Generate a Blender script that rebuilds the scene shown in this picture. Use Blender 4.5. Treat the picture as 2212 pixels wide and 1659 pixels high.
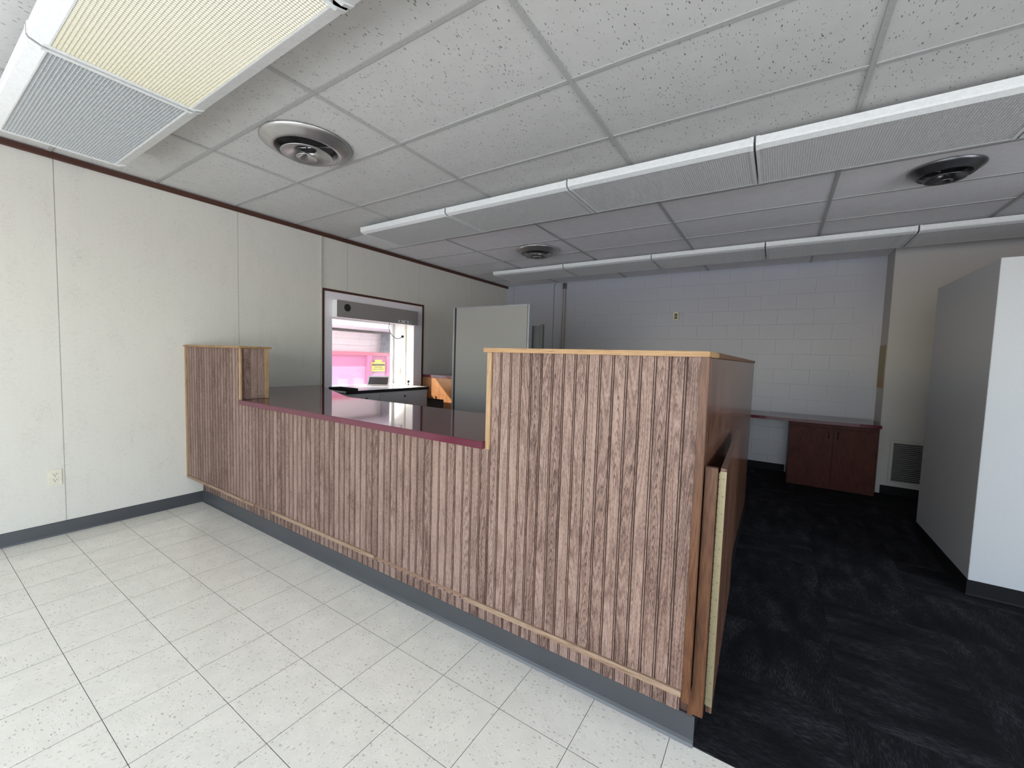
import bpy, bmesh, math, random
from mathutils import Matrix, Vector
random.seed(7)
S = bpy.context.scene
COL = S.collection
for o in list(bpy.data.objects):
    bpy.data.objects.remove(o)

# ------------------------------------------------------------------ camera
cam_d = bpy.data.cameras.new('camera')
cam = bpy.data.objects.new('camera', cam_d)
COL.objects.link(cam)
RX = (0.838276858538766, 0.5443617171062938, 0.03101982249248405)
RY = (0.06032163374501358, -0.0360478916580329, -0.9975278692895467)
RZ = (-0.5418977845873798, 0.8380756949441369, -0.06305490150013415)
m = Matrix(((RX[0], -RY[0], -RZ[0]), (RX[1], -RY[1], -RZ[1]), (RX[2], -RY[2], -RZ[2]))).to_4x4()
m.translation = Vector((2.3958, -1.3271, 1.4319))
cam.matrix_world = m
cam_d.sensor_fit = 'HORIZONTAL'
cam_d.sensor_width = 36.0
cam_d.lens = 884.27 * 36.0 / 2212.0
cam_d.clip_start = 0.02
cam_d.clip_end = 200
S.camera = cam

# ------------------------------------------------------------------ view, world, sun, window daylight
S.view_settings.view_transform = 'Standard'
S.view_settings.look = 'None'
S.view_settings.gamma = 1.0
S.view_settings.use_curve_mapping = False
S.view_settings.exposure = 0.0
try:
    S.cycles.use_denoising = True
    S.cycles.denoiser = 'OPENIMAGEDENOISE'
    S.cycles.max_bounces = 8
    S.cycles.diffuse_bounces = 5
    S.cycles.glossy_bounces = 4
    S.cycles.transparent_max_bounces = 12
    S.cycles.sample_clamp_indirect = 6.0
    S.cycles.caustics_reflective = False
    S.cycles.caustics_refractive = False
except Exception:
    pass
world = bpy.data.worlds.new('world')
S.world = world
world.use_nodes = True
wn = world.node_tree.nodes
wl = world.node_tree.links
bg = wn['Background']
sky = wn.new('ShaderNodeTexSky')
sky.sky_type = 'NISHITA'
sky.sun_disc = False
sky.sun_elevation = math.radians(35)
sky.sun_rotation = math.radians(232)
wl.new(sky.outputs[0], bg.inputs[0])
bg.inputs[1].default_value = 0.9

SUN_DIR = Vector((1.0, 1.15, -0.9)).normalized()
sd = bpy.data.lights.new('sun', 'SUN')
sd.energy = 9.0
sd.angle = math.radians(0.6)
sd.color = (1.0, 0.93, 0.82)
sun = bpy.data.objects.new('sun', sd)
COL.objects.link(sun)
sun.rotation_euler = SUN_DIR.to_track_quat('-Z', 'Y').to_euler()

def area(name, loc, direction, sx, sy, power, color):
    d = bpy.data.lights.new(name, 'AREA')
    d.shape = 'RECTANGLE'
    d.size = sx
    d.size_y = sy
    d.energy = power
    d.color = color
    o = bpy.data.objects.new(name, d)
    COL.objects.link(o)
    o.location = loc
    o.rotation_euler = Vector(direction).to_track_quat('-Z', 'Y').to_euler()
    return o
# daylight through the storefront windows behind and to the right of the camera
area('daylight_front', (1.2, -3.70, 1.25), (0, 1, 0.55), 5.4, 1.9, 138, (0.86, 0.93, 1.0))
area('daylight_side', (6.52, -0.8, 1.25), (-1, 0, -0.35), 4.6, 1.9, 112, (0.95, 0.98, 1.0))

# ------------------------------------------------------------------ materials
def mat(name):
    m = bpy.data.materials.new(name)
    m.use_nodes = True
    nt = m.node_tree
    b = nt.nodes['Principled BSDF']
    return m, nt, b

def N(nt, t, **kw):
    n = nt.nodes.new(t)
    for k, v in kw.items():
        if k.startswith('i_'):
            key = k[2:]
            key = int(key) if key.isdigit() else key.replace('_', ' ')
            n.inputs[key].default_value = v
        else:
            setattr(n, k, v)
    return n

def L(nt, a, b):
    nt.links.new(a, b)

def plain(name, c, rough=0.5, metal=0.0, bump=0.0, bscale=60.0, spec=None):
    m, nt, b = mat(name)
    b.inputs['Base Color'].default_value = (*c, 1)
    b.inputs['Roughness'].default_value = rough
    b.inputs['Metallic'].default_value = metal
    if spec is not None:
        b.inputs['Specular IOR Level'].default_value = spec
    tc = N(nt, 'ShaderNodeTexCoord')
    no = N(nt, 'ShaderNodeTexNoise', i_Scale=bscale, i_Detail=4.0)
    L(nt, tc.outputs['Object'], no.inputs['Vector'])
    mx = N(nt, 'ShaderNodeMix', data_type='RGBA')
    mx.inputs[0].default_value = 0.0
    mr = N(nt, 'ShaderNodeMapRange', i_1=0.3, i_2=0.7, i_3=0.94, i_4=1.06)
    L(nt, no.outputs[0], mr.inputs[0])
    vm = N(nt, 'ShaderNodeVectorMath', operation='SCALE')
    vm.inputs[0].default_value = c
    L(nt, mr.outputs[0], vm.inputs['Scale'])
    L(nt, vm.outputs[0], b.inputs['Base Color'])
    if bump > 0:
        bp = N(nt, 'ShaderNodeBump', i_Strength=bump, i_Distance=0.002)
        L(nt, no.outputs[0], bp.inputs['Height'])
        L(nt, bp.outputs[0], b.inputs['Normal'])
    return m

def ramp(nt, stops):
    r = N(nt, 'ShaderNodeValToRGB')
    el = r.color_ramp.elements
    el[0].position, el[0].color = stops[0][0], (*stops[0][1], 1)
    el[1].position, el[1].color = stops[-1][0], (*stops[-1][1], 1)
    for p, c in stops[1:-1]:
        e = el.new(p)
        e.color = (*c, 1)
    return r

def wood(name, dark, mid, light, rough=0.5, across='X', along='Z', fine=1.0, rings=1.0, jitter=0.18, bump=0.25, spec=0.3, pore=22.0, arch=0.0, halfw=0.0254):
    """long grain with cathedral figure; every object gets its own stretch of the board"""
    m, nt, b = mat(name)
    b.inputs['Roughness'].default_value = rough
    b.inputs['Specular IOR Level'].default_value = spec
    tc = N(nt, 'ShaderNodeTexCoord')
    oi = N(nt, 'ShaderNodeObjectInfo')
    sep = N(nt, 'ShaderNodeSeparateXYZ')
    L(nt, tc.outputs['Object'], sep.inputs[0])
    ax = {'X': 0, 'Y': 1, 'Z': 2}
    third = [k for k in 'XYZ' if k not in (across, along)][0]
    rnd = N(nt, 'ShaderNodeMath', operation='MULTIPLY', i_1=37.0)
    L(nt, oi.outputs['Random'], rnd.inputs[0])
    al = N(nt, 'ShaderNodeMath', operation='ADD')
    L(nt, sep.outputs[ax[along]], al.inputs[0])
    L(nt, rnd.outputs[0], al.inputs[1])
    a3 = N(nt, 'ShaderNodeMath', operation='ADD')
    L(nt, sep.outputs[ax[across]], a3.inputs[0])
    L(nt, sep.outputs[ax[third]], a3.inputs[1])
    # slow wander of the rings along the board
    c1 = N(nt, 'ShaderNodeCombineXYZ')
    s1 = N(nt, 'ShaderNodeMath', operation='MULTIPLY', i_1=16.0)
    L(nt, a3.outputs[0], s1.inputs[0])
    s2 = N(nt, 'ShaderNodeMath', operation='MULTIPLY', i_1=1.1)
    L(nt, al.outputs[0], s2.inputs[0])
    L(nt, s1.outputs[0], c1.inputs[0])
    L(nt, s2.outputs[0], c1.inputs[1])
    L(nt, rnd.outputs[0], c1.inputs[2])
    n1 = N(nt, 'ShaderNodeTexNoise', i_Scale=1.0, i_Detail=1.0, i_Distortion=0.15)
    L(nt, c1.outputs[0], n1.inputs['Vector'])
    rg = N(nt, 'ShaderNodeMath', operation='MULTIPLY', i_1=26.0 * rings)
    L(nt, n1.outputs[0], rg.inputs[0])
    sn = N(nt, 'ShaderNodeMath', operation='SINE')
    rg2 = N(nt, 'ShaderNodeMath', operation='MULTIPLY', i_1=4.6)
    L(nt, rg.outputs[0], rg2.inputs[0])
    L(nt, rg2.outputs[0], sn.inputs[0])
    # fine pores
    c2 = N(nt, 'ShaderNodeCombineXYZ')
    f1 = N(nt, 'ShaderNodeMath', operation='MULTIPLY', i_1=420.0 * fine)
    L(nt, a3.outputs[0], f1.inputs[0])
    f2 = N(nt, 'ShaderNodeMath', operation='MULTIPLY', i_1=pore * fine)
    L(nt, al.outputs[0], f2.inputs[0])
    L(nt, f1.outputs[0], c2.inputs[0])
    L(nt, f2.outputs[0], c2.inputs[1])
    L(nt, rnd.outputs[0], c2.inputs[2])
    n2 = N(nt, 'ShaderNodeTexNoise', i_Scale=1.0, i_Detail=3.0)
    L(nt, c2.outputs[0], n2.inputs['Vector'])
    # blotches
    c3 = N(nt, 'ShaderNodeCombineXYZ')
    g1 = N(nt, 'ShaderNodeMath', operation='MULTIPLY', i_1=14.0)
    L(nt, a3.outputs[0], g1.inputs[0])
    g2 = N(nt, 'ShaderNodeMath', operation='MULTIPLY', i_1=4.0)
    L(nt, al.outputs[0], g2.inputs[0])
    L(nt, g1.outputs[0], c3.inputs[0])
    L(nt, g2.outputs[0], c3.inputs[1])
    L(nt, rnd.outputs[0], c3.inputs[2])
    n3 = N(nt, 'ShaderNodeTexNoise', i_Scale=1.0, i_Detail=4.0)
    L(nt, c3.outputs[0], n3.inputs['Vector'])
    mixv = N(nt, 'ShaderNodeMath', operation='MULTIPLY', i_1=0.085)
    L(nt, sn.outputs[0], mixv.inputs[0])
    p2 = N(nt, 'ShaderNodeMath', operation='MULTIPLY_ADD', i_1=0.95 if not arch else 0.80, i_2=0.0)
    L(nt, n2.outputs[0], p2.inputs[0])
    L(nt, mixv.outputs[0], p2.inputs[2])
    p3 = N(nt, 'ShaderNodeMath', operation='MULTIPLY_ADD', i_1=0.55 if not arch else 0.42)
    L(nt, n3.outputs[0], p3.inputs[0])
    L(nt, p2.outputs[0], p3.inputs[2])
    p4 = N(nt, 'ShaderNodeMath', operation='MULTIPLY_ADD', i_1=jitter, i_2=-0.5 * jitter)
    L(nt, oi.outputs['Random'], p4.inputs[0])
    p5 = N(nt, 'ShaderNodeMath', operation='ADD')
    L(nt, p4.outputs[0], p5.inputs[0])
    L(nt, p3.outputs[0], p5.inputs[1])
    val = p5.outputs[0]
    if arch:
        def mth(op, a, b_=None, c=None):
            n = N(nt, 'ShaderNodeMath', operation=op)
            for i, q in enumerate((a, b_, c)):
                if q is None:
                    continue
                if isinstance(q, (int, float)):
                    n.inputs[i].default_value = q
                else:
                    L(nt, q, n.inputs[i])
            return n.outputs[0]
        # cathedral arches: curves z = c - k u^2, on some boards and in stretches only
        u = mth('MULTIPLY_ADD', sep.outputs[ax[across]], 1.0 / halfw, -0.85)
        u = mth('MULTIPLY_ADD', n3.outputs[0], 0.45, mth('ADD', u, -0.22))
        q = mth('MULTIPLY_ADD', mth('MULTIPLY', u, u), 0.34, al.outputs[0])
        q = mth('MULTIPLY_ADD', n1.outputs[0], 0.28, q)
        ln = mth('SINE', mth('MULTIPLY', q, 150.0))
        ln = mth('MAXIMUM', ln, 0.0)
        ln = mth('POWER', ln, 2.0)
        c4 = N(nt, 'ShaderNodeCombineXYZ')
        L(nt, mth('MULTIPLY', al.outputs[0], 0.9), c4.inputs[0])
        L(nt, rnd.outputs[0], c4.inputs[1])
        n4 = N(nt, 'ShaderNodeTexNoise', i_Scale=1.0, i_Detail=0.0)
        L(nt, c4.outputs[0], n4.inputs['Vector'])
        mk = N(nt, 'ShaderNodeMapRange', i_1=0.54, i_2=0.62, i_3=0.0, i_4=1.0)
        L(nt, n4.outputs[0], mk.inputs[0])
        val = mth('SUBTRACT', val, mth('MULTIPLY', mth('MULTIPLY', ln, mk.outputs[0]), arch))
        # knots
        c5 = N(nt, 'ShaderNodeCombineXYZ')
        L(nt, mth('MULTIPLY_ADD', rnd.outputs[0], 3.0, a3.outputs[0]), c5.inputs[0])
        L(nt, mth('MULTIPLY', al.outputs[0], 0.55), c5.inputs[1])
        vk = N(nt, 'ShaderNodeTexVoronoi', voronoi_dimensions='2D', i_Scale=9.0)
        L(nt, c5.outputs[0], vk.inputs['Vector'])
        sk = N(nt, 'ShaderNodeSeparateColor')
        L(nt, vk.outputs['Color'], sk.inputs[0])
        rk = N(nt, 'ShaderNodeMapRange', i_1=0.55, i_2=1.0, i_3=0.0, i_4=0.085)
        L(nt, sk.outputs[0], rk.inputs[0])
        kn_ = N(nt, 'ShaderNodeMapRange', i_1=0.0, i_2=0.05, i_3=0.0, i_4=1.0)
        L(nt, mth('SUBTRACT', mth('MULTIPLY_ADD', n2.outputs[0], 0.03, rk.outputs[0]), mth('ADD', vk.outputs['Distance'], 0.015)), kn_.inputs[0])
        val = mth('SUBTRACT', val, mth('MULTIPLY', kn_.outputs[0], 0.22))
        # pale rubbed flecks
        c6 = N(nt, 'ShaderNodeCombineXYZ')
        L(nt, mth('MULTIPLY', a3.outputs[0], 90.0), c6.inputs[0])
        L(nt, mth('MULTIPLY', al.outputs[0], 55.0), c6.inputs[1])
        n6 = N(nt, 'ShaderNodeTexNoise', i_Scale=1.0, i_Detail=1.0)
        L(nt, c6.outputs[0], n6.inputs['Vector'])
        fk = N(nt, 'ShaderNodeMapRange', i_1=0.70, i_2=0.76, i_3=0.0, i_4=0.16)
        L(nt, n6.outputs[0], fk.inputs[0])
        val = mth('ADD', val, fk.outputs[0])
    rp = ramp(nt, [(0.42, dark), (0.62, mid), (0.90, light)] if not arch else [(0.34, dark), (0.555, mid), (0.80, light)])
    L(nt, val, rp.inputs[0])
    L(nt, rp.outputs[0], b.inputs['Base Color'])
    if bump:
        bp = N(nt, 'ShaderNodeBump', i_Strength=bump, i_Distance=0.0015)
        L(nt, p3.outputs[0], bp.inputs['Height'])
        L(nt, bp.outputs[0], b.inputs['Normal'])
    return m

def linen_mat():
    m, nt, b = mat('linen_wall')
    b.inputs['Roughness'].default_value = 0.75
    tc = N(nt, 'ShaderNodeTexCoord')
    vals = []
    for sc in ((1, 420, 30), (1, 26, 380), (1, 9, 3.5)):
        mp = N(nt, 'ShaderNodeMapping')
        mp.inputs['Scale'].default_value = sc
        L(nt, tc.outputs['Object'], mp.inputs[0])
        n = N(nt, 'ShaderNodeTexNoise', i_Scale=1.0, i_Detail=3.0)
        L(nt, mp.outputs[0], n.inputs['Vector'])
        vals.append(n)
    a = N(nt, 'ShaderNodeMath', operation='ADD')
    L(nt, vals[0].outputs[0], a.inputs[0])
    L(nt, vals[1].outputs[0], a.inputs[1])
    a2 = N(nt, 'ShaderNodeMath', operation='MULTIPLY_ADD', i_1=0.5)
    L(nt, vals[2].outputs[0], a2.inputs[0])
    L(nt, a.outputs[0], a2.inputs[2])
    rp = ramp(nt, [(0.9, (0.465, 0.436, 0.397)), (1.25, (0.545, 0.521, 0.468)), (1.6, (0.60, 0.575, 0.522))])
    mr = N(nt, 'ShaderNodeMapRange', i_1=0.9, i_2=1.6, i_3=0.0, i_4=1.0)
    el = rp.color_ramp.elements
    el[0].position, el[1].position, el[2].position = 0.0, 0.5, 1.0
    L(nt, a2.outputs[0], mr.inputs[0])
    L(nt, mr.outputs[0], rp.inputs[0])
    L(nt, rp.outputs[0], b.inputs['Base Color'])
    return m

def fleck_mat(name, base, flecks, scale, size, thr, rough, stretch=(1, 1, 1), bump=0.0, per_obj=True, soft=0.02, mott=0.05):
    """flat ground with scattered small elongated flecks"""
    m, nt, b = mat(name)
    b.inputs['Roughness'].default_value = rough
    tc = N(nt, 'ShaderNodeTexCoord')
    oi = N(nt, 'ShaderNodeObjectInfo')
    off = N(nt, 'ShaderNodeVectorMath', operation='SCALE')
    off.inputs[0].default_value = (13.7, 7.9, 0.0)
    L(nt, oi.outputs['Random'], off.inputs['Scale'])
    add = N(nt, 'ShaderNodeVectorMath', operation='ADD')
    L(nt, tc.outputs['Object'], add.inputs[0])
    L(nt, off.outputs[0], add.inputs[1])
    wob = N(nt, 'ShaderNodeTexNoise', i_Scale=18.0, i_Detail=2.0)
    L(nt, add.outputs[0], wob.inputs['Vector'])
    wv = N(nt, 'ShaderNodeVectorMath', operation='MULTIPLY_ADD')
    wv.inputs[1].default_value = (0.02, 0.02, 0)
    L(nt, wob.outputs['Color'], wv.inputs[0])
    L(nt, add.outputs[0], wv.inputs[2])
    cur = None
    hgt = None
    base_n = N(nt, 'ShaderNodeTexNoise', i_Scale=9.0, i_Detail=5.0)
    L(nt, add.outputs[0], base_n.inputs['Vector'])
    mr = N(nt, 'ShaderNodeMapRange', i_1=0.3, i_2=0.7, i_3=1 - mott, i_4=1 + mott)
    L(nt, base_n.outputs[0], mr.inputs[0])
    bs = N(nt, 'ShaderNodeVectorMath', operation='SCALE')
    bs.inputs[0].default_value = base
    L(nt, mr.outputs[0], bs.inputs['Scale'])
    cur = bs.outputs[0]
    for k, fc in enumerate(flecks):
        mp = N(nt, 'ShaderNodeMapping')
        mp.inputs['Scale'].default_value = tuple(s * scale * (1 + 0.35 * k) for s in stretch)
        mp.inputs['Location'].default_value = (3.1 * k, 1.7 * k, 0)
        mp.inputs['Rotation'].default_value = (0, 0, 0.25 * (k - 0.5))
        L(nt, wv.outputs[0], mp.inputs[0])
        vo = N(nt, 'ShaderNodeTexVoronoi', voronoi_dimensions='2D', feature='F1', i_Scale=1.0)
        L(nt, mp.outputs[0], vo.inputs['Vector'])
        sp = N(nt, 'ShaderNodeSeparateColor')
        L(nt, vo.outputs['Color'], sp.inputs[0])
        # fleck radius differs from cell to cell, many cells have none
        rad = N(nt, 'ShaderNodeMapRange', i_1=thr, i_2=1.0, i_3=0.0, i_4=size)
        L(nt, sp.outputs[0], rad.inputs[0])
        lt = N(nt, 'ShaderNodeMath', operation='SUBTRACT')
        L(nt, rad.outputs[0], lt.inputs[0])
        L(nt, vo.outputs['Distance'], lt.inputs[1])
        st = N(nt, 'ShaderNodeMapRange', i_1=0.0, i_2=soft, i_3=0.0, i_4=1.0)
        L(nt, lt.outputs[0], st.inputs[0])
        mx = N(nt, 'ShaderNodeMix', data_type='RGBA')
        L(nt, st.outputs[0], mx.inputs[0])
        L(nt, cur, mx.inputs[6])
        mx.inputs[7].default_value = (*fc, 1)
        cur = mx.outputs[2]
        hgt = st.outputs[0]
    L(nt, cur, b.inputs['Base Color'])
    if bump:
        bp = N(nt, 'ShaderNodeBump', invert=True, i_Strength=bump, i_Distance=0.003)
        L(nt, hgt, bp.inputs['Height'])
        L(nt, bp.outputs[0], b.inputs['Normal'])
    return m

def carpet_mat():
    m, nt, b = mat('charcoal_carpet')
    b.inputs['Roughness'].default_value = 0.95
    b.inputs['Specular IOR Level'].default_value = 0.1
    tc = N(nt, 'ShaderNodeTexCoord')
    oi = N(nt, 'ShaderNodeObjectInfo')
    off = N(nt, 'ShaderNodeVectorMath', operation='SCALE')
    off.inputs[0].default_value = (11.0, 23.0, 0)
    L(nt, oi.outputs['Random'], off.inputs['Scale'])
    add = N(nt, 'ShaderNodeVectorMath', operation='ADD')
    L(nt, tc.outputs['Object'], add.inputs[0])
    L(nt, off.outputs[0], add.inputs[1])
    res = []
    for sc in ((230, 30, 1), (10, 3, 1), (500, 120, 1)):
        mp = N(nt, 'ShaderNodeMapping')
        mp.inputs['Scale'].default_value = sc
        L(nt, add.outputs[0], mp.inputs[0])
        n = N(nt, 'ShaderNodeTexNoise', i_Scale=1.0, i_Detail=3.0)
        L(nt, mp.outputs[0], n.inputs['Vector'])
        res.append(n)
    a = N(nt, 'ShaderNodeMath', operation='MULTIPLY')
    L(nt, res[0].outputs[0], a.inputs[0])
    L(nt, res[1].outputs[0], a.inputs[1])
    a2 = N(nt, 'ShaderNodeMath', operation='MULTIPLY_ADD', i_1=0.12)
    L(nt, res[2].outputs[0], a2.inputs[0])
    L(nt, a.outputs[0], a2.inputs[2])
    rp = ramp(nt, [(0.22, (0.005, 0.005, 0.006)), (0.34, (0.012, 0.012, 0.0145)), (0.50, (0.040, 0.040, 0.045))])
    L(nt, a2.outputs[0], rp.inputs[0])
    L(nt, rp.outputs[0], b.inputs['Base Color'])
    bp = N(nt, 'ShaderNodeBump', i_Strength=0.5, i_Distance=0.004)
    L(nt, a2.outputs[0], bp.inputs['Height'])
    L(nt, bp.outputs[0], b.inputs['Normal'])
    return m

def emit(name, c, s):
    m, nt, b = mat(name)
    b.inputs['Base Color'].default_value = (*c, 1)
    b.inputs['Emission Color'].default_value = (*c, 1)
    b.inputs['Emission Strength'].default_value = s
    return m

def glass_mat(name, haze=0.06, tint=(1, 1, 1)):
    m, nt, b = mat(name)
    out = nt.nodes['Material Output']
    tr = N(nt, 'ShaderNodeBsdfTransparent')
    tr.inputs[0].default_value = (*tint, 1)
    gl = N(nt, 'ShaderNodeBsdfGlossy', i_Roughness=0.02)
    lw = N(nt, 'ShaderNodeLayerWeight', i_Blend=0.5)
    pw = N(nt, 'ShaderNodeMath', operation='POWER', i_1=5.0)
    L(nt, lw.outputs['Facing'], pw.inputs[0])
    fr = N(nt, 'ShaderNodeMath', operation='MULTIPLY_ADD', i_1=0.9, i_2=0.03)
    L(nt, pw.outputs[0], fr.inputs[0])
    m1 = N(nt, 'ShaderNodeMixShader')
    L(nt, fr.outputs[0], m1.inputs[0])
    L(nt, tr.outputs[0], m1.inputs[1])
    L(nt, gl.outputs[0], m1.inputs[2])
    # scratches and smears
    tc = N(nt, 'ShaderNodeTexCoord')
    no = N(nt, 'ShaderNodeTexNoise', i_Scale=3.0, i_Detail=2.0, i_Distortion=2.5)
    L(nt, tc.outputs['Object'], no.inputs['Vector'])
    mm = N(nt, 'ShaderNodeMath', operation='MULTIPLY', i_1=38.0)
    L(nt, no.outputs[0], mm.inputs[0])
    fr2 = N(nt, 'ShaderNodeMath', operation='PINGPONG', i_1=1.0)
    L(nt, mm.outputs[0], fr2.inputs[0])
    st = N(nt, 'ShaderNodeMapRange', i_1=0.0, i_2=0.10, i_3=1.0, i_4=0.0)
    L(nt, fr2.outputs[0], st.inputs[0])
    n2 = N(nt, 'ShaderNodeTexNoise', i_Scale=6.0, i_Detail=3.0)
    L(nt, tc.outputs['Object'], n2.inputs['Vector'])
    gt = N(nt, 'ShaderNodeMapRange', i_1=0.5, i_2=0.6, i_3=0.0, i_4=1.0)
    L(nt, n2.outputs[0], gt.inputs[0])
    mu = N(nt, 'ShaderNodeMath', operation='MULTIPLY')
    L(nt, st.outputs[0], mu.inputs[0])
    L(nt, gt.outputs[0], mu.inputs[1])
    sc = N(nt, 'ShaderNodeMath', operation='MULTIPLY_ADD', i_1=0.35, i_2=haze)
    L(nt, mu.outputs[0], sc.inputs[0])
    df = N(nt, 'ShaderNodeBsdfDiffuse')
    df.inputs[0].default_value = (0.9, 0.9, 0.9, 1)
    m2 = N(nt, 'ShaderNodeMixShader')
    L(nt, sc.outputs[0], m2.inputs[0])
    L(nt, m1.outputs[0], m2.inputs[1])
    L(nt, df.outputs[0], m2.inputs[2])
    L(nt, m2.outputs[0], out.inputs[0])
    return m

M = {}
M['plank'] = wood('weathered_plank', (0.055, 0.027, 0.019), (0.168, 0.104, 0.083), (0.275, 0.188, 0.156), 0.55, arch=0.20, fine=1.35, pore=45.0)
M['oak'] = wood('honey_oak', (0.09, 0.042, 0.014), (0.235, 0.125, 0.047), (0.32, 0.188, 0.083), 0.4, fine=0.8, rings=0.6, across='Z', along='X', jitter=0.05)
M['oakv'] = wood('honey_oak_upright', (0.15, 0.08, 0.04), (0.29, 0.175, 0.09), (0.38, 0.25, 0.145), 0.4, fine=0.8, rings=0.6, jitter=0.05)
M['oakdark'] = wood('brown_oak_upright', (0.034, 0.011, 0.004), (0.074, 0.028, 0.011), (0.112, 0.046, 0.019), 0.4, fine=0.8, rings=0.7, across='X', along='Z', jitter=0.05)
M['orange'] = wood('orange_oak', (0.17, 0.062, 0.02), (0.32, 0.135, 0.05), (0.42, 0.20, 0.085), 0.4, fine=0.6, rings=1.0, jitter=0.02)
M['walnut'] = wood('dark_walnut', (0.018, 0.006, 0.004), (0.060, 0.023, 0.014), (0.14, 0.068, 0.042), 0.20, across='Y', along='Z', fine=0.12, rings=0.5, jitter=0.05, bump=0.05, spec=0.5, pore=6.0)
M['cabwood'] = wood('reddish_cabinet_wood', (0.018, 0.004, 0.003), (0.045, 0.011, 0.008), (0.075, 0.021, 0.015), 0.45, spec=0.12, fine=0.6, rings=0.8, jitter=0.02, bump=0.1)
M['groove'] = plain('groove_brown', (0.060, 0.026, 0.017), 0.7)
M['maroon'] = plain('maroon_laminate', (0.100, 0.022, 0.036), 0.06, bscale=8, spec=0.5)
M['linen'] = linen_mat()
M['crown'] = plain('brown_moulding', (0.062, 0.020, 0.012), 0.4)
M['cove'] = plain('slate_vinyl_base', (0.048, 0.050, 0.055), 0.35, bscale=5)
M['coveblack'] = plain('black_vinyl_base', (0.006, 0.006, 0.007), 0.6, spec=0.15)
M['white'] = plain('white_wall_paint', (0.66, 0.66, 0.66), 0.6, bump=0.05, bscale=180)
M['boxpaint'] = plain('partition_paint', (0.385, 0.395, 0.415), 0.55, bump=0.05, bscale=180)
M['rearwall'] = plain('warm_rear_paint', (0.43, 0.415, 0.40), 0.6, bump=0.05, bscale=180)
M['greywall'] = plain('grey_wall_paint', (0.55, 0.545, 0.54), 0.6, bump=0.05, bscale=180)
M['block'] = plain('painted_block', (0.41, 0.415, 0.46), 0.45, bump=0.35, bscale=90)
M['tilef'] = fleck_mat('vinyl_floor_tile', (0.775, 0.745, 0.665), [(0.50, 0.46, 0.40), (0.62, 0.60, 0.54), (0.90, 0.88, 0.84)], 92.0, 0.36, 0.74, 0.16, stretch=(0.5, 1.25, 1), soft=0.08)
M['slab'] = plain('dark_adhesive', (0.13, 0.12, 0.105), 0.8)
M['carpet'] = carpet_mat()
M['ceilf'] = fleck_mat('fissured_ceiling_tile', (0.575, 0.567, 0.548), [(0.17, 0.165, 0.16), (0.25, 0.245, 0.24)], 52.0, 0.28, 0.83, 0.9, stretch=(1.7, 0.62, 1), bump=0.6, soft=0.05, mott=0.03)
M['ceilp'] = fleck_mat('fine_ceiling_tile', (0.83, 0.81, 0.82), [(0.64, 0.62, 0.63), (0.86, 0.86, 0.87)], 130.0, 0.4, 0.6, 0.9, stretch=(1.6, 0.7, 1), bump=0.3, mott=0.03)
M['tbar'] = plain('grid_bar_white', (0.42, 0.415, 0.405), 0.5)
M['plenum'] = plain('dark_plenum', (0.05, 0.05, 0.05), 0.9)
M['fixture'] = plain('white_enamel', (0.72, 0.73, 0.72), 0.35)
M['lens_off'] = plain('grey_prismatic_lens', (0.40, 0.41, 0.41), 0.4)
M['lens_row'] = plain('row_prismatic_lens', (0.42, 0.41, 0.40), 0.4)  # slightly warmer lens tone for the middle and rear rows
M['louver_row'] = plain('row_lens_rib', (0.50, 0.49, 0.48), 0.4)  # darker, warmer ribs for the same two rows
M['louver'] = plain('lens_rib', (0.56, 0.575, 0.575), 0.35)
M['louver_lit'] = plain('lit_lens_rib', (0.50, 0.48, 0.42), 0.4)
M['lens_on'] = emit('lit_lens', (1.0, 0.985, 0.79), 1.35)
M['nickel'] = plain('brushed_metal', (0.52, 0.51, 0.50), 0.34, 0.85, bscale=20)
M['darkmetal'] = plain('dark_metal', (0.22, 0.22, 0.23), 0.3, 0.9)
M['black'] = plain('black_plastic', (0.010, 0.010, 0.011), 0.45)
M['glossblack'] = plain('gloss_black', (0.012, 0.012, 0.013), 0.18)
M['steel'] = plain('sunlit_white_steel', (0.80, 0.79, 0.78), 0.25, bscale=12)  # white colour stands in for sun glare on the steel top
M['greyenamel'] = plain('grey_enamel', (0.62, 0.575, 0.58), 0.4)
M['headgrey'] = plain('header_grey', (0.29, 0.262, 0.26), 0.42, 0.3)
M['lilac'] = plain('pale_lilac_paint', (0.70, 0.655, 0.69), 0.5)
M['brightwhite'] = plain('window_white', (0.82, 0.81, 0.80), 0.4)
M['brass'] = plain('worn_brass', (0.20, 0.17, 0.10), 0.45, 0.5, bscale=90)
M['ivory'] = plain('ivory_plastic', (0.62, 0.58, 0.47), 0.4)
M['panelfab'] = plain('grey_green_fabric', (0.30, 0.29, 0.27), 0.9, bump=0.3, bscale=400)
M['panelmetal'] = plain('panel_trim_grey', (0.34, 0.35, 0.37), 0.35, 0.4)
M['tan'] = plain('tan_board', (0.30, 0.255, 0.165), 0.7)
M['tan2'] = plain('tan_board_lower', (0.33, 0.24, 0.13), 0.7)
M['grille'] = plain('grille_grey', (0.40, 0.39, 0.375), 0.4)
M['pink'] = plain('pink_paint', (0.76, 0.30, 0.50), 0.6)
M['pinkred'] = plain('rose_fascia', (0.85, 0.25, 0.34), 0.6)
M['pinkpale'] = plain('pale_pink_paint', (0.80, 0.50, 0.74), 0.6)
M['siding'] = plain('pale_siding', (0.90, 0.80, 0.80), 0.6)
M['soffit'] = plain('soffit_white', (0.86, 0.82, 0.84), 0.6)
M['asphalt'] = plain('concrete_paving', (0.62, 0.60, 0.58), 0.8)
M['foil'] = plain('crumpled_grey_sheet', (0.30, 0.31, 0.36), 0.35, 0.3, bump=1.0, bscale=14)
M['yellow'] = plain('yellow_sign', (0.92, 0.76, 0.12), 0.5)
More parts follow.
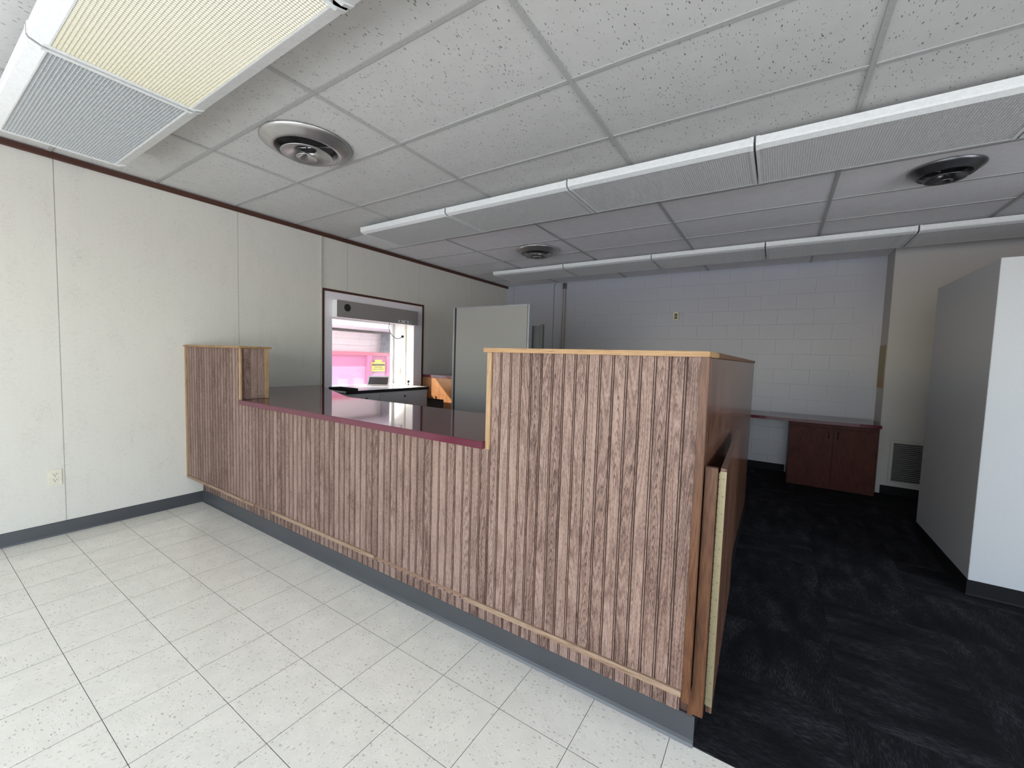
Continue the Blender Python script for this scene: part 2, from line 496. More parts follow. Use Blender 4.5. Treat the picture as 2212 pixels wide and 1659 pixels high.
M['signink'] = plain('sign_ink', (0.12, 0.10, 0.05), 0.6)
M['glass'] = glass_mat('scratched_glass', 0.05)
M['clear'] = glass_mat('clear_plastic', 0.02)
M['tape'] = plain('scar_brown', (0.17, 0.095, 0.06), 0.7, bscale=200)
M['strip'] = wood('pale_brown_strip', (0.09, 0.05, 0.03), (0.205, 0.128, 0.082), (0.29, 0.20, 0.138), 0.45, fine=0.8, rings=0.6, across='Z', along='X', jitter=0.05)
M['darkfab'] = plain('dark_grey_fabric', (0.085, 0.085, 0.085), 0.9, bump=0.3, bscale=400)
M['raceway'] = plain('raceway_paint', (0.50, 0.48, 0.43), 0.5)
M['pipe'] = plain('pipe_paint', (0.30, 0.275, 0.26), 0.5)

# ------------------------------------------------------------------ helpers
def wloc(o):
    v = Vector((0, 0, 0))
    while o:
        v += Vector(o.location)
        o = o.parent
    return v

def obj(name, bm, material, parent=None, smooth=False):
    """link a bmesh given in world coordinates as ONE mesh object, local to its parent"""
    me = bpy.data.meshes.new(name)
    if parent is not None:
        bmesh.ops.translate(bm, verts=bm.verts, vec=-wloc(parent))
    bm.normal_update()
    bm.to_mesh(me)
    bm.free()
    if smooth:
        for p in me.polygons:
            p.use_smooth = True
    me.materials.append(material)
    o = bpy.data.objects.new(name, me)
    COL.objects.link(o)
    if parent is not None:
        o.parent = parent
    return o

def inst(name, me, loc, parent=None, rotz=0.0):
    o = bpy.data.objects.new(name, me)
    COL.objects.link(o)
    o.location = Vector(loc) - (wloc(parent) if parent is not None else Vector())
    o.rotation_euler = (0, 0, rotz)
    if parent is not None:
        o.parent = parent
    return o

def meshof(bm, name, material, smooth=False):
    me = bpy.data.meshes.new(name)
    bm.normal_update()
    bm.to_mesh(me)
    bm.free()
    if smooth:
        for p in me.polygons:
            p.use_smooth = True
    me.materials.append(material)
    return me

def thing(name, label, cat, loc=(0, 0, 0), group=None):
    o = bpy.data.objects.new(name, None)
    o.empty_display_size = 0.1
    COL.objects.link(o)
    o.location = loc
    o['label'] = label
    o['category'] = cat
    if group:
        o['group'] = group
    return o

def tag(o, label, cat, group=None):
    o['label'] = label
    o['category'] = cat
    if group:
        o['group'] = group
    return o

def setting(name, loc=(0, 0, 0)):
    o = bpy.data.objects.new(name, None)
    o.empty_display_size = 0.1
    COL.objects.link(o)
    o.location = loc
    o['kind'] = 'structure'
    return o

def struct(name, bm, material):
    o = obj(name, bm, material)
    o['kind'] = 'structure'
    return o

def box(bm, x0, y0, z0, x1, y1, z1, bev=0.0):
    vs = [bm.verts.new(c) for c in ((x0, y0, z0), (x1, y0, z0), (x1, y1, z0), (x0, y1, z0),
                                    (x0, y0, z1), (x1, y0, z1), (x1, y1, z1), (x0, y1, z1))]
    fs = [bm.faces.new([vs[i] for i in f]) for f in ((0, 3, 2, 1), (4, 5, 6, 7), (0, 1, 5, 4), (1, 2, 6, 5), (2, 3, 7, 6), (3, 0, 4, 7))]
    if bev > 0:
        es = list({e for f in fs for e in f.edges})
        bmesh.ops.bevel(bm, geom=es, offset=bev, segments=2, affect='EDGES', clamp_overlap=True)
    return bm

def B(x0, y0, z0, x1, y1, z1, bev=0.0):
    bm = bmesh.new()
    return box(bm, min(x0, x1), min(y0, y1), min(z0, z1), max(x0, x1), max(y0, y1), max(z0, z1), bev)

def prism(bm, pts, axis, a, b):
    """extrude a polygon (pairs) along axis from a to b"""
    def P(u, v, w):
        return {'x': (w, u, v), 'y': (u, w, v), 'z': (u, v, w)}[axis]
    lo = [bm.verts.new(P(u, v, a)) for u, v in pts]
    hi = [bm.verts.new(P(u, v, b)) for u, v in pts]
    n = len(pts)
    fs = [bm.faces.new(lo), bm.faces.new(hi[::-1])]
    for i in range(n):
        fs.append(bm.faces.new((lo[i], hi[i], hi[(i + 1) % n], lo[(i + 1) % n])))
    bmesh.ops.recalc_face_normals(bm, faces=fs)
    return bm

def lathe(bm, prof, c, seg=48, close=False):
    rings = []
    for r, z in prof:
        if r < 1e-5:
            rings.append([bm.verts.new((c[0], c[1], c[2] + z))])
        else:
            rings.append([bm.verts.new((c[0] + r * math.cos(2 * math.pi * k / seg), c[1] + r * math.sin(2 * math.pi * k / seg), c[2] + z)) for k in range(seg)])
    if close:
        rings.append(rings[0])
    fs = []
    for a, b in zip(rings, rings[1:]):
        for k in range(seg):
            k2 = (k + 1) % seg
            if len(a) == 1 and len(b) == 1:
                continue
            if len(a) == 1:
                fs.append(bm.faces.new((a[0], b[k], b[k2])))
            elif len(b) == 1:
                fs.append(bm.faces.new((a[k], a[k2], b[0])))
            else:
                fs.append(bm.faces.new((a[k], a[k2], b[k2], b[k])))
    bmesh.ops.recalc_face_normals(bm, faces=fs)
    return bm

def tube(bm, pts, r, seg=8):
    pts = [Vector(p) for p in pts]
    rings = []
    for i, p in enumerate(pts):
        t = (pts[min(i + 1, len(pts) - 1)] - pts[max(i - 1, 0)]).normalized()
        u = t.cross(Vector((0.3, 0.2, 1))).normalized()
        v = t.cross(u).normalized()
        rings.append([bm.verts.new(p + u * r * math.cos(2 * math.pi * k / seg) + v * r * math.sin(2 * math.pi * k / seg)) for k in range(seg)])
    fs = [bm.faces.new(rings[0]), bm.faces.new(rings[-1])]
    for a, b in zip(rings, rings[1:]):
        for k in range(seg):
            fs.append(bm.faces.new((a[k], a[(k + 1) % seg], b[(k + 1) % seg], b[k])))
    bmesh.ops.recalc_face_normals(bm, faces=fs)
    return bm

# ------------------------------------------------------------------ dimensions
XL = -2.061          # left wall face
H = 2.80             # ceiling
YB = 5.33            # back wall
XR = 6.4             # right end of the room
YF = -3.6            # storefront wall
T = 0.3048

# ------------------------------------------------------------------ floor
floor = struct('floor', B(XL - 0.3, YF - 0.2, -0.12, XR + 0.2, YB + 0.4, -0.004), M['slab'])
bm = bmesh.new()
g = 0.0010
box(bm, -T / 2 + g, -T / 2 + g, -0.004, T / 2 - g, T / 2 - g, 0.0)
def grimy_edges(me):
    me.materials.append(M['slab'])
    for p in me.polygons:
        p.material_index = 0 if p.normal.z > 0.5 else 1
    return me
tile_me = grimy_edges(meshof(bm, 'floor_tile', M['tilef']))
nx0 = -7
for i in range(nx0, 15):
    for j in range(-12, 1):
        cx, cy = (i + 0.5) * T, (j - 0.5) * T
        x0, x1 = max(cx - T / 2, XL), cx + T / 2
        if j == 0:
            continue
        if x0 > XL:
            inst('floor_tile', tile_me, (cx, cy + T, 0), floor, (math.pi / 2) * ((i + j) % 2))
        else:
            o = obj('floor_tile', B(XL, cy + T - T / 2 + g, -0.004, x1 - g, cy + T + T / 2 - g, 0), M['tilef'], floor)
            grimy_edges(o.data)
# cut row of tiles against the counter base and in front of the carpet
for i in range(nx0, 15):
    x0, x1 = max(i * T, XL), (i + 1) * T
    grimy_edges(obj('floor_tile', B(x0 + g, 0 + g, -0.004, x1 - g, 0.279, 0), M['tilef'], floor).data)
# carpet tiles behind the counter and down the aisle
cs = 0.5
bm = box(bmesh.new(), -cs / 2 + 0.0004, -cs / 2 + 0.0004, -0.004, cs / 2 - 0.0004, cs / 2 - 0.0004, 0.003)
carpet_me = meshof(bm, 'carpet_tile', M['carpet'])
for i in range(-9, 9):
    for j in range(0, 11):
        cx, cy = 2.21 + (i + 0.5) * cs, 0.281 + (j + 0.5) * cs
        if cx - cs / 2 < XL - 0.3 or cy + cs / 2 > YB + 0.5:
            continue
        inst('carpet_tile', carpet_me, (cx, cy, 0), floor, (math.pi / 2) * random.choice((0, 1, 1, 0, 2)))

# ------------------------------------------------------------------ ceiling
ceiling = struct('ceiling', B(XL - 0.3, YF - 0.2, H + 0.06, XR + 0.2, YB + 0.4, H + 0.12), M['plenum'])
GX = [XL, -0.979, 0.238, 1.455, 2.672, 3.889, 5.106, XR]
GY = [-0.026 + 0.5955 * k for k in range(-6, 9)]
GY = [YF] + GY + [YB]
me_cache = {}
for i in range(len(GX) - 1):
    for j in range(len(GY) - 1):
        w, d = GX[i + 1] - GX[i], GY[j + 1] - GY[j]
        old = GY[j] < 1.5
        key = (round(w, 3), round(d, 3), old)
        if key not in me_cache:
            bm = box(bmesh.new(), -w / 2 + 0.004, -d / 2 + 0.004, 0.006, w / 2 - 0.004, d / 2 - 0.004, 0.02)
            me_cache[key] = meshof(bm, 'ceiling_tile', M['ceilf'] if old else M['ceilp'])
        inst('ceiling_tile', me_cache[key], ((GX[i] + GX[i + 1]) / 2, (GY[j] + GY[j + 1]) / 2, H), ceiling)
for x in GX[1:-1]:
    obj('grid_bar', B(x - 0.012, YF, H - 0.001, x + 0.012, YB, H + 0.0055, 0.001), M['tbar'], ceiling)
for y in GY[1:-1]:
    obj('grid_bar', B(XL, y - 0.012, H, XR, y + 0.012, H + 0.0052, 0.001), M['tbar'], ceiling)

# ------------------------------------------------------------------ left wall with drive-up window opening
wy0, wy1, wz0, wz1 = 1.60, 2.90, 0.96, 1.90
wall_left = setting('wall_left', (XL, 0, 0))
bm = bmesh.new()
xo = XL - 0.17
box(bm, xo, YF - 0.2, 0, XL - 0.006, wy0 - 0.021, H + 0.06)
box(bm, xo, wy1 + 0.021, 0, XL - 0.006, YB + 0.2, H + 0.06)
box(bm, xo, wy0 - 0.021, 0, XL - 0.006, wy1 + 0.021, 0.94)
box(bm, xo, wy0 - 0.021, wz1 + 0.021, XL - 0.006, wy1 + 0.021, H + 0.06)
obj('backing', bm, M['greywall'], wall_left)
seams = [YF, -1.80, -0.60, 0.60, 1.805, 2.99, 4.19, YB]
for a, b in zip(seams, seams[1:]):
    rects = [(a, b, 0.0, H)]
    if a < 3.06 and b > 1.48:      # leave the framed window out
        rects = []
        lo, hi = max(a, 1.48), min(b, 3.075)
        rects.append((lo, hi, 2.165, H))
        if a < 1.48:
            rects.append((a, 1.48, 0.0, H))
        if b > 3.075:
            rects.append((3.075, b, 0.0, H))
        rects.append((lo, hi, 0.0, 0.95))
    for (ya, yb, za, zb) in rects:
        ea = 0.0022 if abs(ya - a) < 1e-6 else 0.0
        eb = 0.0022 if abs(yb - b) < 1e-6 else 0.0
        obj('wall_panel', B(XL - 0.008, ya + ea, za, XL, yb - eb, zb), M['linen'], wall_left)
trim = struct('trim_1', prism(bmesh.new(), [(XL, H - 0.044), (XL + 0.012, H - 0.044), (XL + 0.016, H - 0.036), (XL + 0.016, H - 0.002), (XL, H - 0.002)], 'y', YF, YB), M['crown'])
bl = struct('baseboard_left', prism(bmesh.new(), [(XL, 0.0), (XL + 0.010, 0.0), (XL + 0.006, 0.012), (XL + 0.005, 0.098), (XL + 0.002, 0.101), (XL, 0.101)], 'y', YF, 0.281), M['cove'])

# drive-up window bay
win = setting('window_1', (XL, 2.25, 1.0))
GXW = -2.50
fr = bmesh.new()
box(fr, XL - 0.004, 1.469, 1.0, XL + 0.012, 1.497, 2.174)
box(fr, XL - 0.004, 3.057, 0.95, XL + 0.012, 3.085, 2.174)
box(fr, XL - 0.004, 1.497, 2.147, XL + 0.012, 3.057, 2.174)
obj('brown_frame', fr, M['crown'], win)
sr = bmesh.new()
box(sr, XL - 0.006, 1.497, 0.95, XL + 0.004, wy0, 2.147)
box(sr, XL - 0.006, wy1, 0.95, XL + 0.004, 3.057, 2.147)
box(sr, XL - 0.006, wy0, wz1, XL + 0.004, wy1, 2.147)
obj('painted_surround', sr, M['lilac'], win)
jb = bmesh.new()
box(jb, xo + 0.001, wy0 - 0.02, 0.95, XL - 0.007, wy0 - 0.0005, wz1)
box(jb, xo + 0.001, wy1 + 0.0005, 0.95, XL - 0.007, wy1 + 0.02, wz1)
box(jb, xo + 0.001, wy0, wz1 + 0.0005, XL - 0.007, wy1, wz1 + 0.02)
obj('jamb_lining', jb, M['brightwhite'], win)
sw = bmesh.new()
box(sw, GXW, wy0 - 0.06, 0.90, xo, wy0 - 0.02, wz1 + 0.06)
box(sw, GXW, wy1, 0.90, xo, wy1 + 0.04, wz1 + 0.06)
box(sw, GXW - 0.02, wy0 - 0.06, wz1 + 0.0, xo, wy1 + 0.04, wz1 + 0.06)
box(sw, GXW, wy0 - 0.06, 0.86, xo, wy1 + 0.04, 0.95)
obj('bay_lining', sw, M['brightwhite'], win)
obj('eave', B(GXW - 0.20, wy0 - 0.30, wz1 - 0.005, GXW - 0.022, wy1 + 0.30, wz1 + 0.06), M['soffit'], win)
fm = bmesh.new()
box(fm, GXW - 0.02, wy1 - 0.035, 0.95, GXW + 0.02, wy1 - 0.005, wz1 - 0.005)
box(fm, GXW - 0.02, wy0 + 0.002, 0.95, GXW + 0.02, wy0 + 0.03, wz1 - 0.005)
box(fm, GXW - 0.02, wy0 + 0.03, wz1 - 0.03, GXW + 0.02, wy1 - 0.035, wz1 - 0.005)
box(fm, GXW - 0.02, wy0 + 0.03, 0.95, GXW + 0.02, wy1 - 0.035, 0.995)
obj('sash', fm, M['brightwhite'], win)
obj('glass_pane', B(GXW - 0.003, wy0 + 0.03, 0.995, GXW + 0.003, wy1 - 0.035, wz1 - 0.03), M['glass'], win)
bt = bmesh.new()
box(bt, xo - 0.012, wy1 - 0.010, 1.0, xo + 0.016, wy1 - 0.0005, wz1 - 0.001)
obj('jamb_batten', bt, M['ivory'], win)

# ------------------------------------------------------------------ back walls
wall_back = setting('wall_back', (0, YB, 0))
obj('backing', B(XL - 0.17, YB + 0.0018, 0, 3.44, YB + 0.3, H + 0.06), M['block'], wall_back)
bm = box(bmesh.new(), -0.1996, 0.0, -0.0995, 0.1996, 0.0065, 0.0995)
fr_e = [e for e in bm.edges if all(v.co.y < 0.001 for v in e.verts)]
bmesh.ops.bevel(bm, geom=fr_e, offset=0.0018, segments=1, affect='EDGES')
block_me = meshof(bm, 'block', M['block'])
for r in range(14):
    z = 0.10 + 0.2 * r
    off = 0.0 if r % 2 else 0.2
    for k in range(12):
        x = -0.85 + off + 0.4 * k
        if x + 0.2 > 3.45 or x - 0.2 < -1.06:
            x0, x1 = max(x - 0.2, -1.06), min(x + 0.2, 3.43)
            if x1 - x0 > 0.02:
                obj('block', B(x0 + 0.0004, YB, z - 0.0995, x1 - 0.0004, YB + 0.0065, z + 0.0995), M['block'], wall_back)
        else:
            inst('block', block_me, (x, YB, z), wall_back)
obj('flush_panel', B(XL, YB - 0.004, 0, -1.065, YB + 0.006, H), M['block'], wall_back)
obj('corner_strip', B(XL, YB - 0.02, 0, -1.92, YB - 0.004, H), M['block'], wall_back)
wbr = struct('wall_back_right', B(3.43, 4.94, 0, XR, YB + 0.3, H + 0.06), M['rearwall'])
wr = setting('wall_right', (XR, 0, 0))
rw = bmesh.new()
box(rw, XR, YF - 0.2, 0, XR + 0.2, -3.2, H + 0.06)
box(rw, XR, 1.6, 0, XR + 0.2, YB + 0.3, H + 0.06)
box(rw, XR, -3.2, 0, XR + 0.2, 1.6, 0.32)
box(rw, XR, -3.2, 2.5, XR + 0.2, 1.6, H + 0.06)
obj('masonry', rw, M['white'], wr)
wf = setting('wall_front', (2.0, YF, 0))
fw = bmesh.new()
box(fw, XL - 0.17, YF - 0.15, 0, -1.6, YF, H + 0.06)
box(fw, 4.0, YF - 0.15, 0, XR, YF, H + 0.06)
box(fw, -1.6, YF - 0.15, 0, 4.0, YF, 0.32)
box(fw, -1.6, YF - 0.15, 2.5, 4.0, YF, H + 0.06)
obj('masonry', fw, M['white'], wf)
sun_blocker = struct('sun_blocker', B(XL - 4.0, YF - 4.2, 2.86, XR + 1.0, YF - 0.2, 3.0), M['soffit'])  # added slab out of view, keeps direct sun out of the front windows
bb = struct('baseboard_back', B(-1.0, YB - 0.010, 0, 2.55, YB, 0.10), M['coveblack'])
bb2 = struct('baseboard_back_right', B(3.47, 4.932, 0, XR, 4.94, 0.10), M['coveblack'])

# drywall enclosure on the right
wp = setting('wall_partition', (3.505, 2.44, 0))
obj('drywall_box', B(3.505, 2.44, 0, XR, 3.62, 2.14, 0.002), M['boxpaint'], wp)
pb = bmesh.new()
prism(pb, [(3.505, 0), (3.494, 0), (3.499, 0.012), (3.500, 0.10), (3.505, 0.10)], 'y', 2.434, 3.62)
prism(pb, [(2.44, 0), (2.429, 0), (2.434, 0.012), (2.435, 0.10), (2.44, 0.10)], 'x', 3.500, XR)
bp = struct('baseboard_partition', pb, M['coveblack'])

# ------------------------------------------------------------------ reception counter
YC, YK = 0.163, 0.28          # board face, recessed foot face
ZC = 1.052                    # worktop height
ctr = thing('reception_counter', 'long reception counter faced with grooved weathered boards, raised at both ends, dark half wall behind', 'counter', (0.1, 0.5, 0))
core = bmesh.new()
box(core, XL + 0.002, YK + 0.012, 0.0, 2.185, 0.72, 0.27)
box(core, XL + 0.002, YC + 0.012, 0.27, 2.185, 0.72, ZC - 0.036)
box(core, XL + 0.002, YC + 0.012, ZC - 0.036, -1.025, 0.36, 1.443)
box(core, 1.315, YC + 0.012, ZC - 0.036, 2.185, 0.36, 1.4545)
obj('carcass', core, M['groove'], ctr)
P = 0.0508
# board cross-section: flat face, quirk, bead, quirk
def plank_mesh(w, h, nm):
    d = 0.011
    pts = [(0.0002, d), (0.0002, 0.0010), (0.0010, 0.0), (w - 0.0105, 0.0), (w - 0.0098, 0.0036), (w - 0.0080, 0.0036), (w - 0.0072, 0.0003), (w - 0.0036, 0.0003),
           (w - 0.0028, 0.0036), (w - 0.0008, 0.0036), (w - 0.0008, d)]
    bm = prism(bmesh.new(), pts, 'z', 0, h)
    me = meshof(bm, nm, M['plank'])
    me.materials.append(M['groove'])
    for p in me.polygons:
        cx = p.center
        if abs(p.normal.z) < 0.5 and cx.y > 0.0005 and cx.x > 0.002:
            p.material_index = 1
    return me
x_start = 1.327 - 65 * P      # keeps the photographed joint positions
tall = plank_mesh(P, 1.444 - 0.262, 'plank')
tall2 = plank_mesh(P, 1.455 - 0.262, 'plank')
low = plank_mesh(P, ZC - 0.0345 - 0.262, 'plank')
foot = plank_mesh(P, 0.282 - 0.112, 'plank')
n_pl = 82
for k in range(-1, n_pl):
    x = x_start + k * P
    if x < XL + 0.03:
        continue
    if x + P > 2.184:
        break
    me = tall if x < -1.045 else tall2 if x > 1.325 else low
    inst('plank', me, (x, YC, 0.262), ctr)
for k in range(n_pl + 3):
    x = x_start + 0.021 + k * P - P
    if x < XL or x + P > 2.19:
        continue
    inst('plank', foot, (x, YK, 0.112), ctr)
# last narrow boards at the ends
obj('plank', B(XL + 0.004, YK, 0.112, XL + 0.03, YK + 0.011, 0.262), M['plank'], ctr)
obj('plank', B(2.1405, YC, 0.262, 2.1805, YC + 0.011, 1.455, 0.001), M['plank'], ctr)
# edge mouldings
def corner_trim(x0, x1, z0, z1, y0=YC - 0.008, y1=YC + 0.012, m_='oakv'):
    return obj('edge_moulding', B(x0, y0, z0, x1, y1, z1, 0.002), M[m_], ctr)
corner_trim(XL + 0.001, XL + 0.026, 0.262, 1.443)
corner_trim(1.300, 1.326, ZC - 0.036, 1.4545)
corner_trim(2.181, 2.208, 0.25, 1.4545, m_='oakdark')
corner_trim(-1.043, -1.018, ZC + 0.001, 1.443)
# return face of the left upstand: side planks and rear moulding
for k in range(3):
    obj('plank', B(-1.025, YC + 0.014 + 0.0505 * k, ZC + 0.001, -1.015, YC + 0.063 + 0.0505 * k, 1.443, 0.002), M['plank'], ctr)
obj('edge_moulding', B(-1.03, 0.328, ZC + 0.001, -1.012, 0.362, 1.443, 0.002), M['oakv'], ctr)
obj('upstand_cap', B(XL + 0.001, YC - 0.016, 1.444, -1.003, 0.38, 1.459, 0.002), M['oak'], ctr)
obj('upstand_cap', B(1.284, YC - 0.016, 1.455, 2.2085, 0.40, 1.474, 0.002), M['oak'], ctr)
# nailed strips along the bottom of the boards, two lengths torn away
for a, b, z in ((-2.042, -0.823, 0.262), (-0.563, 0.544, 0.272), (1.204, 2.180, 0.266)):
    obj('nailed_strip', prism(bmesh.new(), [(YC, z), (YC - 0.012, z + 0.001), (YC - 0.013, z + 0.012), (YC - 0.008, z + 0.020), (YC, z + 0.021)], 'x', a, b), M['strip'], ctr)
for a, b, z in ((0.552, 1.200, 0.268), (-0.815, -0.57, 0.264)):
    obj('scar_line', B(a, YC - 0.0012, z + 0.004, b, YC + 0.002, z + 0.018), M['tape'], ctr)
ck = bmesh.new()
prism(ck, [(YK + 0.010, 0.0), (YK - 0.012, 0.0), (YK - 0.006, 0.010), (YK - 0.003, 0.024), (YK - 0.002, 0.110), (YK + 0.002, 0.114), (YK + 0.010, 0.114)], 'x', XL + 0.006, 2.214)
obj('vinyl_base', ck, M['cove'], ctr)
obj('end_block', B(2.187, YK + 0.002, 0.114, 2.206, YK + 0.02, 0.26), M['oakdark'], ctr)

# worktop with its diagonal return to the drive-up window
wt = bmesh.new()
poly = [(XL + 0.001, 0.364), (-1.010, 0.364), (-1.010, 0.135), (1.3, 0.135), (1.3, 0.90), (-0.715, 0.87), (XL + 0.001, 1.44)]
prism(wt, poly, 'z', ZC - 0.034, ZC)
es = [e for e in wt.edges if all(abs(v.co.z - ZC) < 1e-5 for v in e.verts)]
bmesh.ops.bevel(wt, geom=es, offset=0.003, segments=2, affect='EDGES')
top = obj('worktop', wt, M['maroon'])
tag(top, 'glossy maroon laminate worktop between the raised counter ends', 'worktop')

# return half wall along the aisle
hw = ctr
obj('return_core', B(2.08, 0.72, 0.0, 2.184, 3.25, 1.45), M['groove'], hw)
for k in range(5):
    y0 = 0.176 + k * 0.615
    obj('side_panel', B(2.186, y0, 0.262 if k == 0 else 0.012, 2.204, y0 + 0.6135, 1.453), M['walnut'], hw)
obj('return_cap', B(2.06, 0.402, 1.455, 2.2085, 3.262, 1.476, 0.002), M['oakdark'], hw)
gpost = thing('gate_post', 'brown oak post carrying the brass hinge at the aisle end of the counter', 'post', (2.225, 0.25, 0.19))
obj('front_board', B(2.2095, 0.196, 0.19, 2.2475, 0.219, 1.082, 0.0015), M['oakdark'], gpost)
obj('vinyl_base', B(2.204, 0.285, 0.0, 2.21, 3.25, 0.10), M['coveblack'], hw)

# swing gate folded back against the half wall
gt = thing('swing_gate', 'brown swing gate folded back against the counter side, brass hinge on its front edge', 'gate', (2.262, 0.21, 0.2))
gp = bmesh.new()
prism(gp, [(2.2535, 0.2255), (2.272, 0.2255), (2.246, 1.20), (2.2275, 1.20)], 'z', 0.20, 1.078)
obj('leaf', gp, M['walnut'], gt)
hg = bmesh.new()
box(hg, 2.2525, 0.2215, 0.225, 2.2725, 0.2253, 1.068)
obj('piano_hinge', hg, M['brass'], gt)
kn = bmesh.new()
for k in range(34):
    z = 0.228 + k * 0.0246
    lathe(kn, [(0.0, 0.0), (0.003, 0.0), (0.003, 0.0225), (0.0, 0.0225)], (2.2512, 0.2232, z), 10)
hk = obj('hinge_knuckle', kn, M['brass'], gt)
hk['kind'] = 'stuff'
for k in range(14):
    z = 0.25 + k * 0.061
    bm = lathe(bmesh.new(), [(0.0, 0), (0.0026, 0), (0.0026, 0.0012), (0.0, 0.0012)], (0, 0, 0), 10)
    bmesh.ops.rotate(bm, verts=bm.verts, cent=(0, 0, 0), matrix=Matrix.Rotation(math.pi / 2, 3, 'X'))
    bmesh.ops.translate(bm, verts=bm.verts, vec=(2.2642, 0.2216, z))
    obj('screw', bm, M['signink'], gt)

# ------------------------------------------------------------------ ceiling lights
def louver_mesh(Lx, Wy, mname, cell=0.0127, dep=0.0045):
    bm = bmesh.new()
    nx, ny = int(Lx / cell), int(Wy / cell)
    t = 0.0011
    for i in range(nx + 1):
        x = -Lx / 2 + i * Lx / nx
        box(bm, x - t, -Wy / 2, 0.0, x + t, Wy / 2, dep)
    for j in range(ny + 1):
        y = -Wy / 2 + j * Wy / ny
        box(bm, -Lx / 2, y - t, 0.0, Lx / 2, y + t, dep)
    return meshof(bm, 'louver_grid', M[mname])

def fixture_parts(Lx, Wy, lit):
    hx, hy = Lx / 2 - 0.004, Wy / 2
    lip = 0.060 if lit else 0.046
    bm = bmesh.new()
    for s in (-1, 1):
        prism(bm, [(s * hy, 0.060), (s * hy, 0.024), (s * (hy - 0.006), 0.014), (s * (hy - lip + 0.006), 0.0), (s * (hy - lip), 0.0),
                   (s * (hy - lip), 0.014), (s * (hy - 0.020), 0.030), (s * (hy - 0.020), 0.060)], 'x', -hx, hx)
    box(bm, -hx, -hy + 0.021, 0.050, hx, hy - 0.021, 0.060)
    h_me = meshof(bm, 'housing', M['fixture'])
    e_me = []
    for s in (-1, 1):
        a, b = s * hx, s * (hx - 0.018)
        bm = prism(bmesh.new(), [(-hy - 0.002, 0.062), (-hy - 0.002, 0.022), (-hy + 0.004, 0.011), (-hy + 0.040, -0.003), (hy - 0.040, -0.003), (hy - 0.004, 0.011), (hy + 0.002, 0.022), (hy + 0.002, 0.062)],
                   'x', min(a, b), max(a, b))
        e_me.append(meshof(bm, 'end_cap', M['fixture']))
    bm = box(bmesh.new(), -hx + 0.018, -hy + lip + 0.0005, 0.0062, hx - 0.018, hy - lip - 0.0005, 0.0085)
    l_me = meshof(bm, 'lens', M['lens_on'] if lit is True else M['lens_off'] if lit == 'near' else M['lens_row'])
    g_me = louver_mesh(2 * hx - 0.037, 2 * hy - 2 * lip - 0.002, 'louver_lit' if lit is True else 'louver' if lit == 'near' else 'louver_row')
    return h_me, e_me, l_me, g_me
FX = {False: fixture_parts(1.201, 0.612, False), True: fixture_parts(1.225, 0.60, True), 'near': fixture_parts(1.225, 0.60, 'near')}

def light(x0, x1, yc, z, label, group, kind=False):
    cx = (x0 + x1) / 2
    t = thing('ceiling_light', label, 'light', (cx, yc, z), group)
    h, e, l, gm = FX[kind]
    inst('housing', h, (cx, yc, z), t)
    for q in e:
        inst('end_cap', q, (cx, yc, z), t)
    inst('lens', l, (cx, yc, z), t)
    o = inst('louver_grid', gm, (cx, yc, z + 0.001), t)
    o['kind'] = 'stuff'
    for s in (-0.4, 0.4):
        obj('mounting_stem', B(cx + s - 0.015, yc - 0.03, z + 0.0605, cx + s + 0.015, yc + 0.03, H + 0.002), M['darkmetal'], t)
    return t
NZ = 2.65
light(-1.445, -0.220, -0.660, NZ, 'unlit grey ribbed ceiling light between the left wall and the lit one', 'front row of lights', 'near')
light(-0.208, 1.017, -0.660, NZ, 'the lit ceiling light with a glowing yellow-white grid lens', 'front row of lights', True)
light(1.030, 2.255, -0.660, NZ, 'ceiling light of which only a white corner shows at the top edge', 'front row of lights', 'near')
xs = [-1.415, -0.208, 0.998, 2.203, 3.408, 4.613]
row1 = ['leftmost unlit light of the middle row, nearest the linen wall', 'second unlit light from the left wall in the middle row',
        'third unlit light of the middle row, above the tall counter end', 'large unlit light right in the middle row, before the dark air diffuser',
        'last light of the middle row, cut by the right picture edge']
row2 = ['leftmost unlit light of the rear row, nearest the left wall corner', 'second unlit light from the left in the rear row', 'third unlit light of the rear row, before the block wall',
        'fourth unlit light of the rear row, ending at the wall corner', 'fifth unlit light of the rear row, above the white partition']
for k in range(5):
    light(xs[k] + 0.004, xs[k + 1] - 0.004, 1.806, 2.705, row1[k], 'middle row of lights')
for k in range(5):
    light(xs[k] + 0.004, xs[k + 1] - 0.004, 4.225, 2.705, row2[k], 'rear row of lights')

